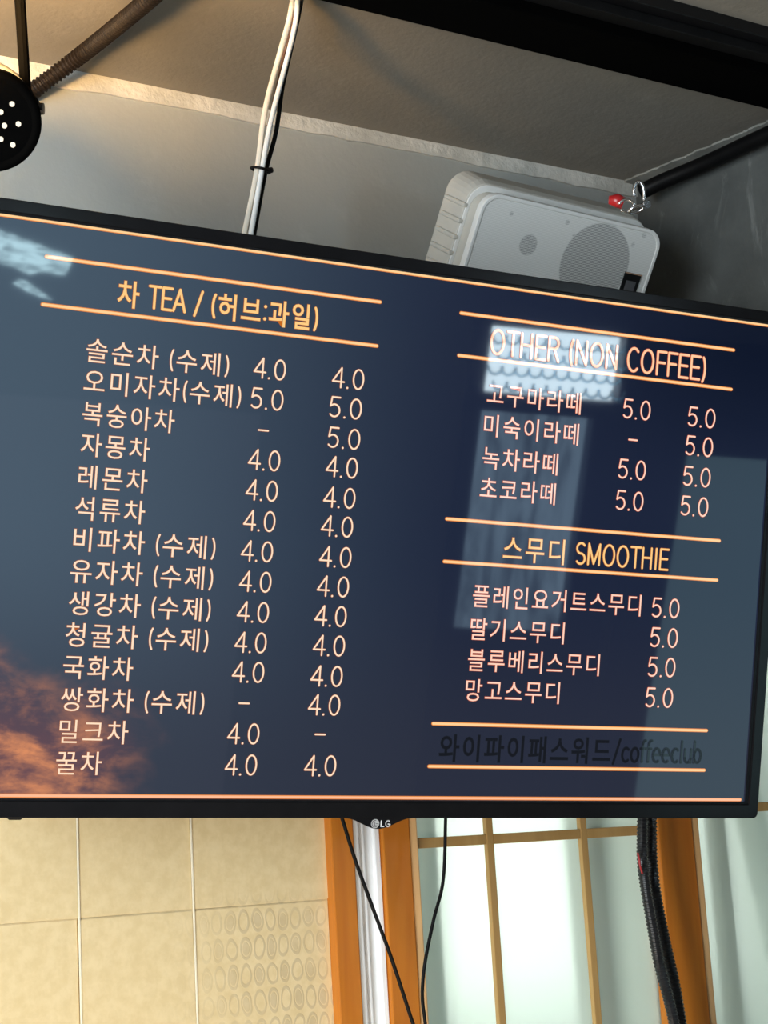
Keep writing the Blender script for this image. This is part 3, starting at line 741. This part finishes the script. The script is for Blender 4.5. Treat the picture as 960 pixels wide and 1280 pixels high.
# ------------------------------------------------------------------ outside, seen blurred through the frosted glass
tag(obj('outside_post', B(1.693, 1.712, 1.858, 1.88, 0, 2.6), M_OUTP), 'brown post blurred behind the frosted glass right of the timber post', 'post')
tag(obj('outside_pipe', tube(bmesh.new(), [Vector((1.93, 1.90, 0)), Vector((1.835, 1.90, 1.32)), Vector((1.795, 1.90, 1.58)), Vector((1.77, 1.90, 1.80))], .022, 12), M_OUTG), 'dark teal pipe blurred behind the frosted glass at the lower right', 'pipe')
tag(obj('outside_post', B(1.445, 1.485, 1.862, 1.89, 0, 1.95), M_OUTP), 'beige post blurred behind the frosted glass left of the second muntin', 'post')
tag(obj('outside_board', B(1.62, 1.74, 2.02, 2.06, 0, 1.95), M_OUTG), 'grey-green board blurred behind the right pane of the frosted window', 'board')
tag(obj('outside_post', B(1.185, 1.215, 1.862, 1.89, 0, 1.95), M_OUTG), 'narrow grey-green post blurred behind the left pane of the frosted window', 'post')

def _lace():
    s = N('sheer_lace'); t = s.n('BsdfTranslucent'); t.inputs['Color'].default_value = (.62, .82, .92, 1)
    s.t.links.new(t.outputs[0], s.t.nodes['Material Output'].inputs[0]); return s.m
# ------------------------------------------------------------------ the far side of the room, seen reflected in the screen
YB = -2.2
bm = bmesh.new()
for x0, x1, z0, z1 in ((-1.3, 2.25, 0, ZC), (2.25, 4.4, 1.80, ZC), (4.0, 4.4, 0, 1.80), (2.25, 4.0, 0, .02)): box(bm, x0, x1, YB-.1, YB, z0, z1)
tag(obj('wall_front', bm, M_ROOMW), kind='structure')
M_SKYB = glow('bright_transom_glass', (.72, .90, 1), 21); M_MAUVE = glow('mauve_glow_panel', (.62, .62, .72), .25); M_TEAL = glow('teal_glow_panel', (.42, .72, .78), 1.5)
def glowtex(name, c, lo, hi, scale, st):
    s = N(name); p = s.pos()[0]; v = s.ramp(s.noise(p, scale, 4., .6, 1., st), .35, .65, float(lo), float(hi))
    return s.out((0., 0., 0.), .3, Emission_Color=c, Emission_Strength=v)
M_SKYD = glowtex('curtained_glass', (.48, .72, .92), 1.0, 3.6, 9, (1, 1, .22))
M_GLARE = glowtex('plastic_glare_glow', (.62, .92, 1), 4, 17, 22, (.5, 1, 2))
w = thing('window_4', loc=(2.3, YB, 0), kind='structure')
obj('pane', B(2.31, 2.80, YB-.05, YB-.04, 1.56, 1.78), M_SKYB, w)
obj('pane', B(2.31, 2.72, YB-.05, YB-.04, .72, 1.50), M_SKYD, w)
obj('pane', B(3.09, 3.75, YB-.05, YB-.04, .05, 1.40), M_TEAL, w)  # added glowing panel standing for the lit teal surface mirrored in the screen
bm = bmesh.new()
for x0, x1, z0, z1 in ((2.25, 4.0, 1.50, 1.56), (2.25, 2.31, .02, 1.80), (2.72, 2.78, .02, 1.50), (2.80, 3.09, 1.56, 1.80), (2.78, 2.86, .02, 1.50), (2.94, 3.09, .02, 1.50), (3.09, 4.0, 1.40, 1.80), (3.75, 4.0, .02, 1.4)):
    box(bm, x0, x1, YB-.06, YB+.02, z0, z1)
obj('window_frame', bm, M_DARKF, w)
obj('door_panel', B(2.31, 2.72, YB-.05, YB-.03, .05, .719), M_DARKF, w)
obj('door_leaf', B(2.72, 3.09, YB-.08, YB-.06, .02, 1.50), M_ROOMW, w)
bm = bmesh.new()
for j in range(4):
    for i in range(10):
        c = Vector((2.335 + i*.048 + (j % 2)*.024, YB+.03, 1.765 - j*.052))
        tube(bm, [c + Vector((.026*math.cos(a), 0, .030*math.sin(a)-.005)) for a in [PI + PI*q/10 for q in range(11)]], .0048, 5)
tag(obj('lace_valance', bm, _lace()), 'scalloped lace valance hung across the bright transom window opposite', 'curtain')

obj('pane', B(.4, 1.56, YB+.001, YB+.006, .05, 1.43), M_MAUVE, w)  # added glowing sheet on the solid wall, gives the screen's paler left reflection
def onb(px, py):
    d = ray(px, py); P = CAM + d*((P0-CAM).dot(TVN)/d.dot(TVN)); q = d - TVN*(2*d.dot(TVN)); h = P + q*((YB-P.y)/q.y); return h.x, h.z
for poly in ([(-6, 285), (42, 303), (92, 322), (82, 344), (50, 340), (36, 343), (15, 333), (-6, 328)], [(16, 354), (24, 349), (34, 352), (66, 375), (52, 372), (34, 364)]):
    bm = bmesh.new(); prism(bm, [onb(*q) for q in poly], YB+.001, YB+.006, axes=(0, 2, 1)); obj('pane', bm, M_GLARE, w)  # glare of plastic sheeting, made as added glowing shapes for the screen to mirror
